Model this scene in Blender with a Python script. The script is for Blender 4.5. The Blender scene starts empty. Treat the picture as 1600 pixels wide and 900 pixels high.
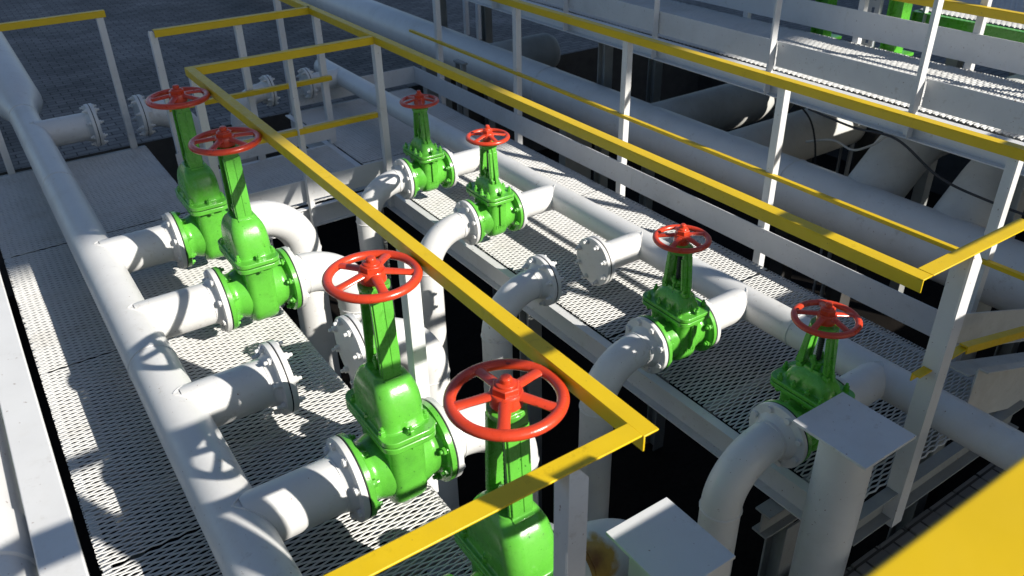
import bpy, math, random
import numpy as np
from mathutils import Vector, Matrix
R = math.radians
random.seed(7)
scn = bpy.context.scene
COL = scn.collection

# ---------------------------------------------------------------- camera, light, exposure
EYE = 2.45
yaw, pitch, roll = 0.5861121, 0.53833595, -0.02264194
fw = Vector((math.sin(yaw)*math.cos(pitch), math.cos(yaw)*math.cos(pitch), -math.sin(pitch)))
rt = Vector((math.cos(yaw), -math.sin(yaw), 0)); up = rt.cross(fw)
r2 = math.cos(roll)*rt + math.sin(roll)*up
u2 = -math.sin(roll)*rt + math.cos(roll)*up
cam_d = bpy.data.cameras.new('camera'); cam = bpy.data.objects.new('camera', cam_d); COL.objects.link(cam)
m = Matrix((r2, u2, -fw)).transposed().to_4x4(); m.translation = Vector((0, 0, EYE)); cam.matrix_world = m
cam_d.sensor_width = 36; cam_d.lens = 36*1286.07/1600
cam_d.clip_start = 0.05; cam_d.clip_end = 1000
scn.camera = cam
cam_d.dof.use_dof = True; cam_d.dof.focus_distance = 3.4; cam_d.dof.aperture_fstop = 4.8

world = bpy.data.worlds.new('World'); scn.world = world; world.use_nodes = True
nt = world.node_tree; bg = nt.nodes['Background']
sky = nt.nodes.new('ShaderNodeTexSky'); sky.sky_type = 'NISHITA'; sky.sun_disc = False
SUN = Vector((0.373, -0.782, 0.5)).normalized()
sky.sun_elevation = math.asin(SUN.z); sky.sun_rotation = math.atan2(SUN.x, SUN.y)
nt.links.new(sky.outputs[0], bg.inputs[0]); bg.inputs[1].default_value = 0.078; sky.ozone_density = 3.0
sd = bpy.data.lights.new('sun', 'SUN'); sd.energy = 5.0; sd.angle = R(0.5); sd.color = (1.0, 0.955, 0.88)
so = bpy.data.objects.new('sun', sd); COL.objects.link(so); so.rotation_euler = SUN.to_track_quat('Z', 'Y').to_euler()
so.location = (6, -14, 12)
vs = scn.view_settings; vs.view_transform = 'Standard'; vs.look = 'None'; vs.gamma = 1; vs.exposure = 0.5; vs.use_curve_mapping = False

# ---------------------------------------------------------------- mesh helpers
class MB:
    def __init__(s): s.v = []; s.f = []
    def add(s, vs, fs):
        o = len(s.v); s.v += [tuple(p) for p in vs]; s.f += [tuple(i+o for i in q) for q in fs]; return s
    def box(s, x0, x1, y0, y1, z0, z1):
        return s.add([(x0,y0,z0),(x1,y0,z0),(x1,y1,z0),(x0,y1,z0),(x0,y0,z1),(x1,y0,z1),(x1,y1,z1),(x0,y1,z1)],
              [(3,2,1,0),(4,5,6,7),(0,1,5,4),(1,2,6,5),(2,3,7,6),(3,0,4,7)])
    def loft(s, rings, cap0=True, cap1=True):
        n = len(rings[0]); V = [p for r in rings for p in r]; F = []
        for k in range(len(rings)-1):
            for i in range(n):
                j = (i+1) % n
                F.append((k*n+i, k*n+j, (k+1)*n+j, (k+1)*n+i))
        if cap0: F.append(tuple(range(n-1, -1, -1)))
        if cap1: F.append(tuple((len(rings)-1)*n+i for i in range(n)))
        return s.add(V, F)
    def tube(s, pts, r, n=20, cap=True, closed=False):
        P = [Vector(p) for p in pts]; N = len(P)
        rr = r if isinstance(r, (list, tuple)) else [r]*N
        T = []
        for i in range(N):
            if closed: t = P[(i+1) % N]-P[i-1]
            else: t = P[min(i+1, N-1)]-P[max(i-1, 0)]
            T.append(t.normalized())
        ref = Vector((0,0,1)) if abs(T[0].z) < .9 else Vector((0,1,0))
        a = T[0].cross(ref).normalized(); rings = []
        for i in range(N):
            a = (a - T[i]*a.dot(T[i])).normalized(); b = T[i].cross(a)
            rings.append([P[i]+(a*math.cos(2*math.pi*k/n)+b*math.sin(2*math.pi*k/n))*rr[i] for k in range(n)])
        if closed: rings.append(rings[0]); return s.loft(rings, False, False)
        return s.loft(rings, cap, cap)
    def rev(s, prof, axis='x', c=(0,0,0), n=40, cap=True):
        rings = []
        for a, r in prof:
            ring = []
            for k in range(n):
                t = 2*math.pi*k/n; p, q = r*math.cos(t), r*math.sin(t)
                ring.append({'x': (c[0]+a, c[1]+p, c[2]+q), 'y': (c[0]+q, c[1]+a, c[2]+p), 'z': (c[0]+p, c[1]+q, c[2]+a)}[axis])
            rings.append(ring)
        return s.loft(rings, cap, cap)
    def obox(s, c, ex, ey, ez):
        c, ex, ey, ez = map(Vector, (c, ex, ey, ez))
        V = [c+ex*i+ey*j+ez*k for k in (-1, 1) for i, j in ((-1,-1),(1,-1),(1,1),(-1,1))]
        return s.add(V, [(3,2,1,0),(4,5,6,7),(0,1,5,4),(1,2,6,5),(2,3,7,6),(3,0,4,7)])
    def prism(s, poly, d):   # extrude polygon (3d points) along d
        n = len(poly); P = [Vector(p) for p in poly]; D = Vector(d)
        return s.add(P+[p+D for p in P], [tuple(range(n-1,-1,-1)), tuple(range(n, 2*n))]+[(i, (i+1) % n, n+(i+1) % n, n+i) for i in range(n)])

def rrect(hx, hy, rad, z, n=6, c=(0,0)):
    pts = []
    rad = min(rad, hx*.999, hy*.999)
    for cx, cy, a0 in ((hx-rad, hy-rad, 0), (-hx+rad, hy-rad, 90), (-hx+rad, -hy+rad, 180), (hx-rad, -hy+rad, 270)):
        for k in range(n+1):
            a = R(a0+90*k/n); pts.append((c[0]+cx+rad*math.cos(a), c[1]+cy+rad*math.sin(a), z))
    return pts

def link(name, data, parent=None, loc=(0,0,0)):
    o = bpy.data.objects.new(name, data); COL.objects.link(o); o.location = loc
    if parent: o.parent = parent
    return o
def wloc(o):
    v = Vector((0,0,0))
    while o: v += o.location; o = o.parent
    return v
def mesh(name, mb, mat, smooth=32):
    me = bpy.data.meshes.new(name); me.from_pydata(mb.v, [], mb.f); me.update()
    import bmesh
    b = bmesh.new(); b.from_mesh(me); bmesh.ops.recalc_face_normals(b, faces=b.faces); b.to_mesh(me); b.free()
    me.materials.append(mat)
    if smooth:
        me.shade_smooth(); me.set_sharp_from_angle(angle=R(smooth))
    return me
SPLIT = {'cross_beam', 'edge_channel', 'saddle_support', 'toe_board', 'column', 'post', 'mid_rail', 'kerb_block', 'guide_leg'}
def clusters(mb, tol=.004):
    """split a mesh builder into its physically separate pieces"""
    par = list(range(len(mb.v)))
    def find(a):
        while par[a] != a: par[a] = par[par[a]]; a = par[a]
        return a
    for f in mb.f:
        for i in f[1:]: par[find(i)] = find(f[0])
    isl = {}
    for i in range(len(mb.v)): isl.setdefault(find(i), []).append(i)
    keys = list(isl); bb = [(np.min([mb.v[i] for i in isl[k]], 0)-tol, np.max([mb.v[i] for i in isl[k]], 0)+tol) for k in keys]
    g = list(range(len(keys)))
    def fg(a):
        while g[a] != a: a = g[a]
        return a
    for a in range(len(keys)):
        for b in range(a):
            if np.all(bb[a][0] <= bb[b][1]) and np.all(bb[b][0] <= bb[a][1]): g[fg(a)] = fg(b)
    out = {}
    for k, key in enumerate(keys): out.setdefault(fg(k), []).extend(isl[key])
    res = []
    for idx in out.values():
        mp = {i: n for n, i in enumerate(idx)}; q = MB(); q.v = [mb.v[i] for i in idx]; q.f = [tuple(mp[i] for i in f) for f in mb.f if f[0] in mp]; res.append(q)
    return res
def part(name, mb, mat, parent=None, bevel=0, smooth=32, label=None, kind=None):
    """mesh given in world coordinates, stored relative to its parent (thing at loc)"""
    if name in SPLIT:
        cl = clusters(mb)
        if len(cl) > 1:
            return [part(name, q, mat, parent, bevel, smooth, label, kind) for q in cl][0]
    if parent:
        L = wloc(parent); mb.v = [(p[0]-L.x, p[1]-L.y, p[2]-L.z) for p in mb.v]
    o = link(name, mesh(name, mb, mat, smooth), parent)
    if bevel:
        bm_ = o.modifiers.new('bevel', 'BEVEL'); bm_.width = bevel; bm_.segments = 2; bm_.limit_method = 'ANGLE'; bm_.angle_limit = R(40)
    if label: o['label'] = label
    if kind: o['kind'] = kind
    return o
def thing(name, loc, label, cat, group=None):
    o = link(name, None, None, loc); o.empty_display_size = .1
    tag(o, label, cat, group); return o
def tag(o, label, cat, group=None):
    o['label'] = label; o['category'] = cat
    if group: o['group'] = group
    return o
def kids(o): return [c for c in COL.objects if c.parent == o]
def copy_tree(o, parent=None):
    c = o.copy(); COL.objects.link(c); c.parent = parent
    for k in kids(o): copy_tree(k, c)
    return c

# ---------------------------------------------------------------- materials
def paint(name, col, rough=.38, var=.10, spots=.0, spot_col=(.16,.06,.02), bump=.06, coat=0.0, dirt=(.5,.48,.44), dirt_amt=.25, dscale=2.2, spec=.5, scuff=.35):
    M = bpy.data.materials.new(name); M.use_nodes = True; t = M.node_tree; N = t.nodes; Lk = t.links
    b = N['Principled BSDF']; b.inputs['Roughness'].default_value = rough; b.inputs['Specular IOR Level'].default_value = spec
    if coat: b.inputs['Coat Weight'].default_value = coat; b.inputs['Coat Roughness'].default_value = .12
    g = N.new('ShaderNodeNewGeometry')
    def noise(sc, det=4, ro=.55):
        n = N.new('ShaderNodeTexNoise'); n.inputs['Scale'].default_value = sc; n.inputs['Detail'].default_value = det; n.inputs['Roughness'].default_value = ro
        Lk.new(g.outputs['Position'], n.inputs['Vector']); return n.outputs['Fac']
    def ramp(x, a, c, lo=0., hi=1.):
        r = N.new('ShaderNodeMapRange'); r.inputs[1].default_value = a; r.inputs[2].default_value = c; r.inputs[3].default_value = lo; r.inputs[4].default_value = hi
        Lk.new(x, r.inputs[0]); return r.outputs[0]
    def mix(f, A, B):
        x = N.new('ShaderNodeMix'); x.data_type = 'RGBA'
        for s, val in ((6, A), (7, B)):
            if isinstance(val, tuple): x.inputs[s].default_value = (*val, 1)
            else: Lk.new(val, x.inputs[s])
        if isinstance(f, float): x.inputs[0].default_value = f
        else: Lk.new(f, x.inputs[0])
        return x.outputs[2]
    c = mix(ramp(noise(6.0), .35, .7), col, tuple(v*(1-var) for v in col))
    c = mix(ramp(noise(dscale, 8, .68), .52, .78, 0, dirt_amt), c, tuple(col[i]*dirt[i] for i in range(3)))
    if scuff:
        sc = N.new('ShaderNodeMath'); sc.operation = 'MULTIPLY'
        Lk.new(ramp(noise(23, 9, .72), .56, .68), sc.inputs[0]); Lk.new(ramp(noise(4.2, 3), .48, .62, 0, scuff), sc.inputs[1])
        c = mix(sc.outputs[0], c, tuple(col[i]*(.52, .46, .38)[i] for i in range(3)))
    if spots:
        c = mix(ramp(noise(70, 2), .74-spots, .76-spots, 0, .8), c, spot_col)
    Lk.new(c, b.inputs['Base Color'])
    Lk.new(ramp(noise(30, 5), .3, .7, rough*.8, min(1, rough*1.3)), b.inputs['Roughness'])
    if bump:
        bp = N.new('ShaderNodeBump'); bp.inputs['Strength'].default_value = bump; bp.inputs['Distance'].default_value = .004
        bb = N.new('ShaderNodeMath'); bb.operation = 'MULTIPLY_ADD'; bb.inputs[1].default_value = 2.2 if coat else .8
        Lk.new(noise(28, 3), bb.inputs[0]); Lk.new(noise(140, 4), bb.inputs[2]); Lk.new(bb.outputs[0], bp.inputs['Height']); Lk.new(bp.outputs[0], b.inputs['Normal'])
    M['mix'] = 1
    return M
WHITE = paint('white_pipe_paint', (.71,.705,.685), .36, .06, .007, bump=.05, dirt=(.74,.70,.62), dirt_amt=.5, scuff=.5)
STEEL = paint('white_steel_paint', (.70,.70,.69), .42, .06, .02, scuff=.5, bump=.06, dirt=(.7,.66,.6), dirt_amt=.4)
GRATE = paint('white_grating_paint', (.66,.655,.63), .5, .08, .0, bump=0, dirt=(.62,.57,.5), dirt_amt=.55, dscale=3.5)
GREEN = paint('green_valve_enamel', (.115,.46,.045), .27, .16, .03, scuff=.6, spot_col=(.012,.05,.012), bump=.10, coat=.3, dirt=(.55,.55,.75), dirt_amt=.55, dscale=6)
RED = paint('red_wheel_enamel', (.66,.055,.016), .30, .18, .04, scuff=.75, spot_col=(.16,.02,.01), bump=.12, coat=.25, dirt=(.6,.6,.6), dirt_amt=.35, dscale=7)
YELL = paint('yellow_rail_paint', (.73,.49,.006), .40, .09, .014, scuff=.55, spot_col=(.35,.22,.02), bump=.05, dirt=(.8,.75,.8), dirt_amt=.4)
SHADEGREY = paint('shade_darkened_white_paint', (.58,.58,.55), .55, .12, .01, bump=.08, dirt=(.6,.55,.5), dirt_amt=.6)  # white paint darkened to put shade into the branch pipes and ramp
YELLCLEAN = paint('fresh_yellow_rail_paint', (.66,.435,.005), .42, .10, 0, bump=.03, dirt=(.85,.8,.85), dirt_amt=.4, scuff=0)
BLACK = paint('black_gasket', (.012,.012,.013), .6, .2, bump=0, spec=.3)
STEM = paint('greased_stem', (.025,.026,.03), .35, .3, bump=.1)
DARKST = paint('grey_steel_paint', (.32,.33,.32), .5, .15, .02, bump=.06)
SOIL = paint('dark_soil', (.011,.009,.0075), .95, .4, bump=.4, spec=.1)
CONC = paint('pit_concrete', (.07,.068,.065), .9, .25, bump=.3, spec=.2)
CABLE = paint('cable_sheath', (.03,.03,.032), .5, .2, bump=0)
CABLEW = paint('pale_cable_sheath', (.45,.44,.42), .5, .2, bump=0)
BLOCKGREY = paint('dark_grey_blocker', (.07,.075,.08), .5, .1, bump=.05)  # dark grey for the added light blockers, keeps their bounce low
CLAD = paint('grey_cladding', (.38,.40,.42), .5, .1, bump=.05)

def rusty(center, rad):
    M = paint('white_pipe_paint_rusted', (.67,.665,.645), .4, .05, .015, bump=.06, dirt=(.78,.74,.66), dirt_amt=.35)
    t = M.node_tree; N = t.nodes; Lk = t.links; b = N['Principled BSDF']; src = b.inputs['Base Color'].links[0].from_socket
    g = N.new('ShaderNodeNewGeometry'); d = N.new('ShaderNodeVectorMath'); d.operation = 'DISTANCE'; d.inputs[1].default_value = center
    Lk.new(g.outputs['Position'], d.inputs[0])
    n = N.new('ShaderNodeTexNoise'); n.inputs['Scale'].default_value = 14; n.inputs['Detail'].default_value = 6; Lk.new(g.outputs['Position'], n.inputs['Vector'])
    a = N.new('ShaderNodeMath'); a.operation = 'MULTIPLY_ADD'; a.inputs[1].default_value = rad*.9; Lk.new(n.outputs['Fac'], a.inputs[0]); Lk.new(d.outputs['Value'], a.inputs[2])
    for lo, hi, col in ((rad*1.15, rad*.95, (.47,.28,.05)), (rad*.85, rad*.5, (.20,.085,.025))):
        r = N.new('ShaderNodeMapRange'); r.inputs[1].default_value = lo; r.inputs[2].default_value = hi; Lk.new(a.outputs[0], r.inputs[0])
        x = N.new('ShaderNodeMix'); x.data_type = 'RGBA'; Lk.new(r.outputs[0], x.inputs[0]); Lk.new(src, x.inputs[6]); x.inputs[7].default_value = (*col, 1); src = x.outputs[2]
    Lk.new(src, b.inputs['Base Color']); return M

def paving():
    M = bpy.data.materials.new('paving_blocks'); M.use_nodes = True; t = M.node_tree; N = t.nodes; Lk = t.links
    b = N['Principled BSDF']; b.inputs['Roughness'].default_value = .9
    g = N.new('ShaderNodeNewGeometry'); br = N.new('ShaderNodeTexBrick')
    br.inputs['Scale'].default_value = 1; br.inputs['Brick Width'].default_value = .21; br.inputs['Row Height'].default_value = .105
    br.inputs['Mortar Size'].default_value = .007; br.inputs['Mortar Smooth'].default_value = .3
    br.inputs['Color1'].default_value = (.17,.165,.16,1); br.inputs['Color2'].default_value = (.25,.24,.23,1); br.inputs['Mortar'].default_value = (.05,.048,.045,1)
    Lk.new(g.outputs['Position'], br.inputs['Vector'])
    n = N.new('ShaderNodeTexNoise'); n.inputs['Scale'].default_value = 1.1; n.inputs['Detail'].default_value = 8; Lk.new(g.outputs['Position'], n.inputs['Vector'])
    mr = N.new('ShaderNodeMapRange'); mr.inputs[1].default_value = .35; mr.inputs[2].default_value = .7; mr.inputs[3].default_value = .65; mr.inputs[4].default_value = 1.1; Lk.new(n.outputs['Fac'], mr.inputs[0])
    x = N.new('ShaderNodeVectorMath'); x.operation = 'SCALE'; Lk.new(br.outputs['Color'], x.inputs[0]); Lk.new(mr.outputs[0], x.inputs['Scale'])
    Lk.new(x.outputs[0], b.inputs['Base Color'])
    bp = N.new('ShaderNodeBump'); bp.inputs['Strength'].default_value = .7; bp.inputs['Distance'].default_value = .01; bp.invert = True
    Lk.new(br.outputs['Fac'], bp.inputs['Height']); Lk.new(bp.outputs[0], b.inputs['Normal'])
    return M
PAVE = paving()

# ---------------------------------------------------------------- ground
def structure(name, mb, mat, bevel=0):
    o = part(name, mb, mat, None, bevel, 0); o['kind'] = 'structure'; return o
GZ = -0.6
PX0, PX1, PY0, PY1 = -1.4, 9.6, 1.29, 9.0
g = MB()
for x0, x1, y0, y1 in ((-150, 150, -150, PY0), (-150, 150, PY1, 150), (-150, PX0, PY0, PY1), (PX1, 150, PY0, PY1)):
    g.add([(x0,y0,GZ),(x1,y0,GZ),(x1,y1,GZ),(x0,y1,GZ)], [(0,1,2,3)])
structure('ground', g, PAVE)
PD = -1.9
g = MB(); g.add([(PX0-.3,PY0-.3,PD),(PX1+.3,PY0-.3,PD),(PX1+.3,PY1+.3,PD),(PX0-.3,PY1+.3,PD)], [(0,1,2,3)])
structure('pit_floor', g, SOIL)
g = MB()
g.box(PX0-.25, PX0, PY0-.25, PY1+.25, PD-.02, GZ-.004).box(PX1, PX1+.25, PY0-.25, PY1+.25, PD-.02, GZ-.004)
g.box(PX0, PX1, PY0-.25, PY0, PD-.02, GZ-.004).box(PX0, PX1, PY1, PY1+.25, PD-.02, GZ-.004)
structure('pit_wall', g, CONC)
# row of edging blocks at the near rim of the pit
g = MB(); x = -1.4
while x < 6.4:
    dz = random.uniform(-.004, .004); g.box(x, x+.196, PY0-.17, PY0-.004, GZ-.05, GZ+.03+dz); x += .203
structure('kerb', g, PAVE, .006)

# ---------------------------------------------------------------- flange + bolts
def hexm(name, r, h, mat, stud=0, sr=0):
    b = MB(); b.rev([(0, r*1.18), (h*.18, r*1.18)], 'x', n=20)
    b.rev([(h*.16, r), (h*.9, r), (h, r*.86)], 'x', n=6)
    if stud: b.rev([(h*.9, sr), (h+stud, sr*.95), (h+stud+.002, sr*.7)], 'x', n=12)
    return mesh(name, b, mat, 25)
BOLT = {('L','w'): hexm('bolt', .0165, .016, WHITE), ('L','g'): hexm('bolt', .0165, .018, GREEN, .010, .009), ('L','s'): hexm('bolt', .0165, .018, WHITE, .016, .009),
        ('R','w'): hexm('bolt', .0145, .014, WHITE), ('R','g'): hexm('bolt', .0145, .016, GREEN, .008, .008), ('R','s'): hexm('bolt', .0145, .016, WHITE, .014, .008)}
DIM = {'L': dict(rp=.1095, rf=.170, tf=.026, rb=.145), 'R': dict(rp=.080, rf=.1375, tf=.022, rb=.117)}
def bolts(side, kind, parent, x, yc, zc, sgn, n=8):
    """hex bolts round a flange face; x is the face plane, sgn the way the heads stick out; parent is the flange part"""
    d = DIM[side]; L = wloc(parent)
    for k in range(n):
        a = 2*math.pi*(k+.5)/n
        o = link('bolt', BOLT[side, kind], parent, (x-L.x, yc+d['rb']*math.cos(a)-L.y, zc+d['rb']*math.sin(a)-L.z))
        o.rotation_euler = (random.uniform(0, 1.05), 0, 0 if sgn > 0 else math.pi)
def weld_flange(parent, side, xg, yc, zc, s, kind='w', gasket=True):
    """welding-neck flange, gasket face at x = xg, pipe leaves towards s"""
    d = DIM[side]; b = MB(); t = d['tf']
    prof = [(.001, d['rf']-.002), (.003, d['rf']), (t-.002, d['rf']), (t, d['rf']-.002), (t+.001, d['rp']+.022), (t+.014, d['rp']+.010), (t+.030, d['rp']+.001)]
    b.rev([(s*(a+.002), r) for a, r in prof], 'x', (xg, yc, zc), n=56)
    f = part('flange', b, WHITE, parent)
    bolts(side, kind, f, xg+s*(t+.002), yc, zc, s)
    if gasket:
        b = MB(); b.rev([(-.0035, d['rf']-.002), (.0035, d['rf']-.002)], 'x', (xg, yc, zc), n=48); part('gasket', b, BLACK, f)
    return f
def blind(parent, side, xg, yc, zc, s):
    """blind flange closing a pipe end: disc on the far side of the gasket"""
    d = DIM[side]; b = MB(); t = d['tf']
    b.rev([(s*(a+.002), r) for a, r in ((.001, d['rf']-.002), (.003, d['rf']), (t-.002, d['rf']), (t, d['rf']-.003))], 'x', (xg, yc, zc), n=56)
    f = part('blind_flange', b, WHITE, parent); bolts(side, 's', f, xg+s*(t+.002), yc, zc, s); return f
def weld_ring(b, c, axis, r, w=.004):
    n = 40; pts = []
    for k in range(n):
        t = 2*math.pi*k/n; p, q = r*math.cos(t), r*math.sin(t); j = random.uniform(-.0012, .0012)
        pts.append({'x': (c[0]+j, c[1]+p, c[2]+q), 'y': (c[0]+p, c[1]+j, c[2]+q), 'z': (c[0]+p, c[1]+q, c[2]+j)}[axis])
    b.tube(pts, [w*random.uniform(.8, 1.25) for _ in pts], 6, closed=True)

Z0 = 0.25
HLX, HRX = 0.324, 2.908
YS = [7.16, 4.684, 3.861, 3.040, 2.273]
YL = YS+[1.463]; YR = YS+[1.505]
GL0, GL1, GR0, GR1 = 0.760, 1.130, 2.263, 2.573      # gasket planes of the left and right valve rows
NTH = ['farthest', 'second', 'third', 'fourth', 'fifth', 'nearest']

# ---------------------------------------------------------------- header pipes
def saddle(b, x0, r0, yc, r1, s):
    pts = []
    for k in range(48):
        t = 2*math.pi*k/48; dy, dz = r1*math.cos(t), r1*math.sin(t)
        pts.append((x0+s*math.sqrt(max(r0*r0-dz*dz, 1e-6))+s*random.uniform(-.0008, .0015), yc+dy, Z0+dz))
    b.tube(pts, [.0045*random.uniform(.8, 1.3) for _ in pts], 6, closed=True)
def header(side, x0, s, label):
    d = DIM[side]; rp = d['rp']
    root = thing('header_pipe', (x0, 1.0, 0), label, 'pipe')
    b = MB()
    if side == 'L':
        b.tube([(x0, .7, Z0), (x0, 4.0, Z0), (x0, 7.72, Z0), (x0, 7.95, Z0+.01), (x0+.01, 8.15, Z0+.02), (x0+.01, 11.6, Z0+.02)], [.1075, .1075, .1075, .135, .19, .19], 48)
        weld_ring(b, (x0, 7.72, Z0), 'y', .1085); [weld_ring(b, (x0, yw, Z0), 'y', .1082, .0032) for yw in (5.95, 3.46, 1.86)]
    else:
        b.tube([(x0, .2, Z0), (x0, 4.0, Z0), (x0, 7.60, Z0)], .080, 40)
        b.rev([(0, .080), (.02, .078), (.04, .066), (.05, .04), (.053, .005)], 'y', (x0, 7.60, Z0), n=40, cap=False)
        [weld_ring(b, (x0, yw, Z0), 'y', .0805, .003) for yw in (7.60, 5.6, 2.66, 1.95)]
    for yc in (YL if side == 'L' else YR): saddle(b, x0, rp-.002, yc, rp-.002, s)
    part('pipe', b, WHITE, root, smooth=40)
    for i, yc in enumerate(YL if side == 'L' else YR):
        xg = GL0 if side == 'L' else GR1
        b = MB(); b.tube([(x0+s*.03, yc, Z0), (xg-s*.05, yc, Z0)], rp, 44, cap=False)
        weld_ring(b, (xg-s*(d['tf']+.034), yc, Z0), 'x', rp+.0005, .003)
        br = part('branch_pipe', b, WHITE, root, smooth=40)
        weld_flange(root, side, xg, yc, Z0, -s, 's' if i in (0, 3) else 'w')
        if i in (0, 3): blind(root, side, xg, yc, Z0, s)
    return root
header('L', HLX, 1, 'long white manifold pipe with side branches running beside the foreground beam on the left')
header('R', HRX, -1, 'thinner white manifold pipe with side branches lying along the right walkway')

# ---------------------------------------------------------------- elbows into the pit
EL = {1: 'large white elbow from the dark shaded left valve down into the pit', 2: 'large white elbow behind the half lit green valve with two dark flanges',
      3: 'large white elbow closed by a blind flange in the middle of the left row', 4: 'white elbow right of the big green valve under the second red wheel',
      5: 'white elbow with a brown rust stain beside the nearest yellow post', 0: 'shaded white elbow with blind flange at the far end of the left row'}
ER = {1: 'sunlit white elbow of the farthest right valve, with a wheel shadow on it', 2: 'sunlit white elbow bending down from the second right valve beside the yellow rail',
      3: 'narrow white elbow closed by a bolted blind flange in the right row', 4: 'grey shaded white elbow with a curved lit patch and wheel shadow, right row',
      5: 'shaded white elbow in front of the right corner valve beside the square capped column', 0: 'shaded narrow elbow with blind flange at the far end of the right row'}
def elbow(side, i):
    d = DIM[side]; rp = d['rp']
    if side == 'L': xg, s, Rb, yc = GL1, 1, .290, YL[i]
    else: xg, s, Rb, yc = GR0, -1, .225, YR[i]
    if i in (0, 3): xg -= 0 if side == 'L' else .05
    xs = xg+s*(d['tf']+.05); xc = xs+s*Rb
    root = thing('elbow_pipe', (xc, yc, PD), EL[i] if side == 'L' else ER[i], 'pipe', 'elbow pipes of the left row' if side == 'L' else 'elbow pipes of the right row')
    pts = [(xs-s*.04, yc, Z0), (xs-s*.01, yc, Z0)]
    for k in range(15):
        a = R(90*k/14); pts.append((xs+s*Rb*math.sin(a), yc, Z0-Rb+Rb*math.cos(a)))
    pts += [(xc, yc, Z0-Rb-.02), (xc, yc, -1.0), (xc, yc, PD+.01)]
    b = MB(); b.tube(pts, rp, 44)
    weld_ring(b, (xc, yc, Z0-Rb-.002), 'z', rp+.0005); weld_ring(b, (xs, yc, Z0), 'x', rp+.0005, .003)
    part('pipe', b, rusty((1.215, 1.37, .34), .155) if (side, i) == ('L', 5) else WHITE, root, smooth=40)
    weld_flange(root, side, xg, yc, Z0, s, 's' if i in (0, 3) else 'w')
    if i in (0, 3): blind(root, side, xg, yc, Z0, -s)
for i in range(6): elbow('L', i); elbow('R', i)

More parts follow.
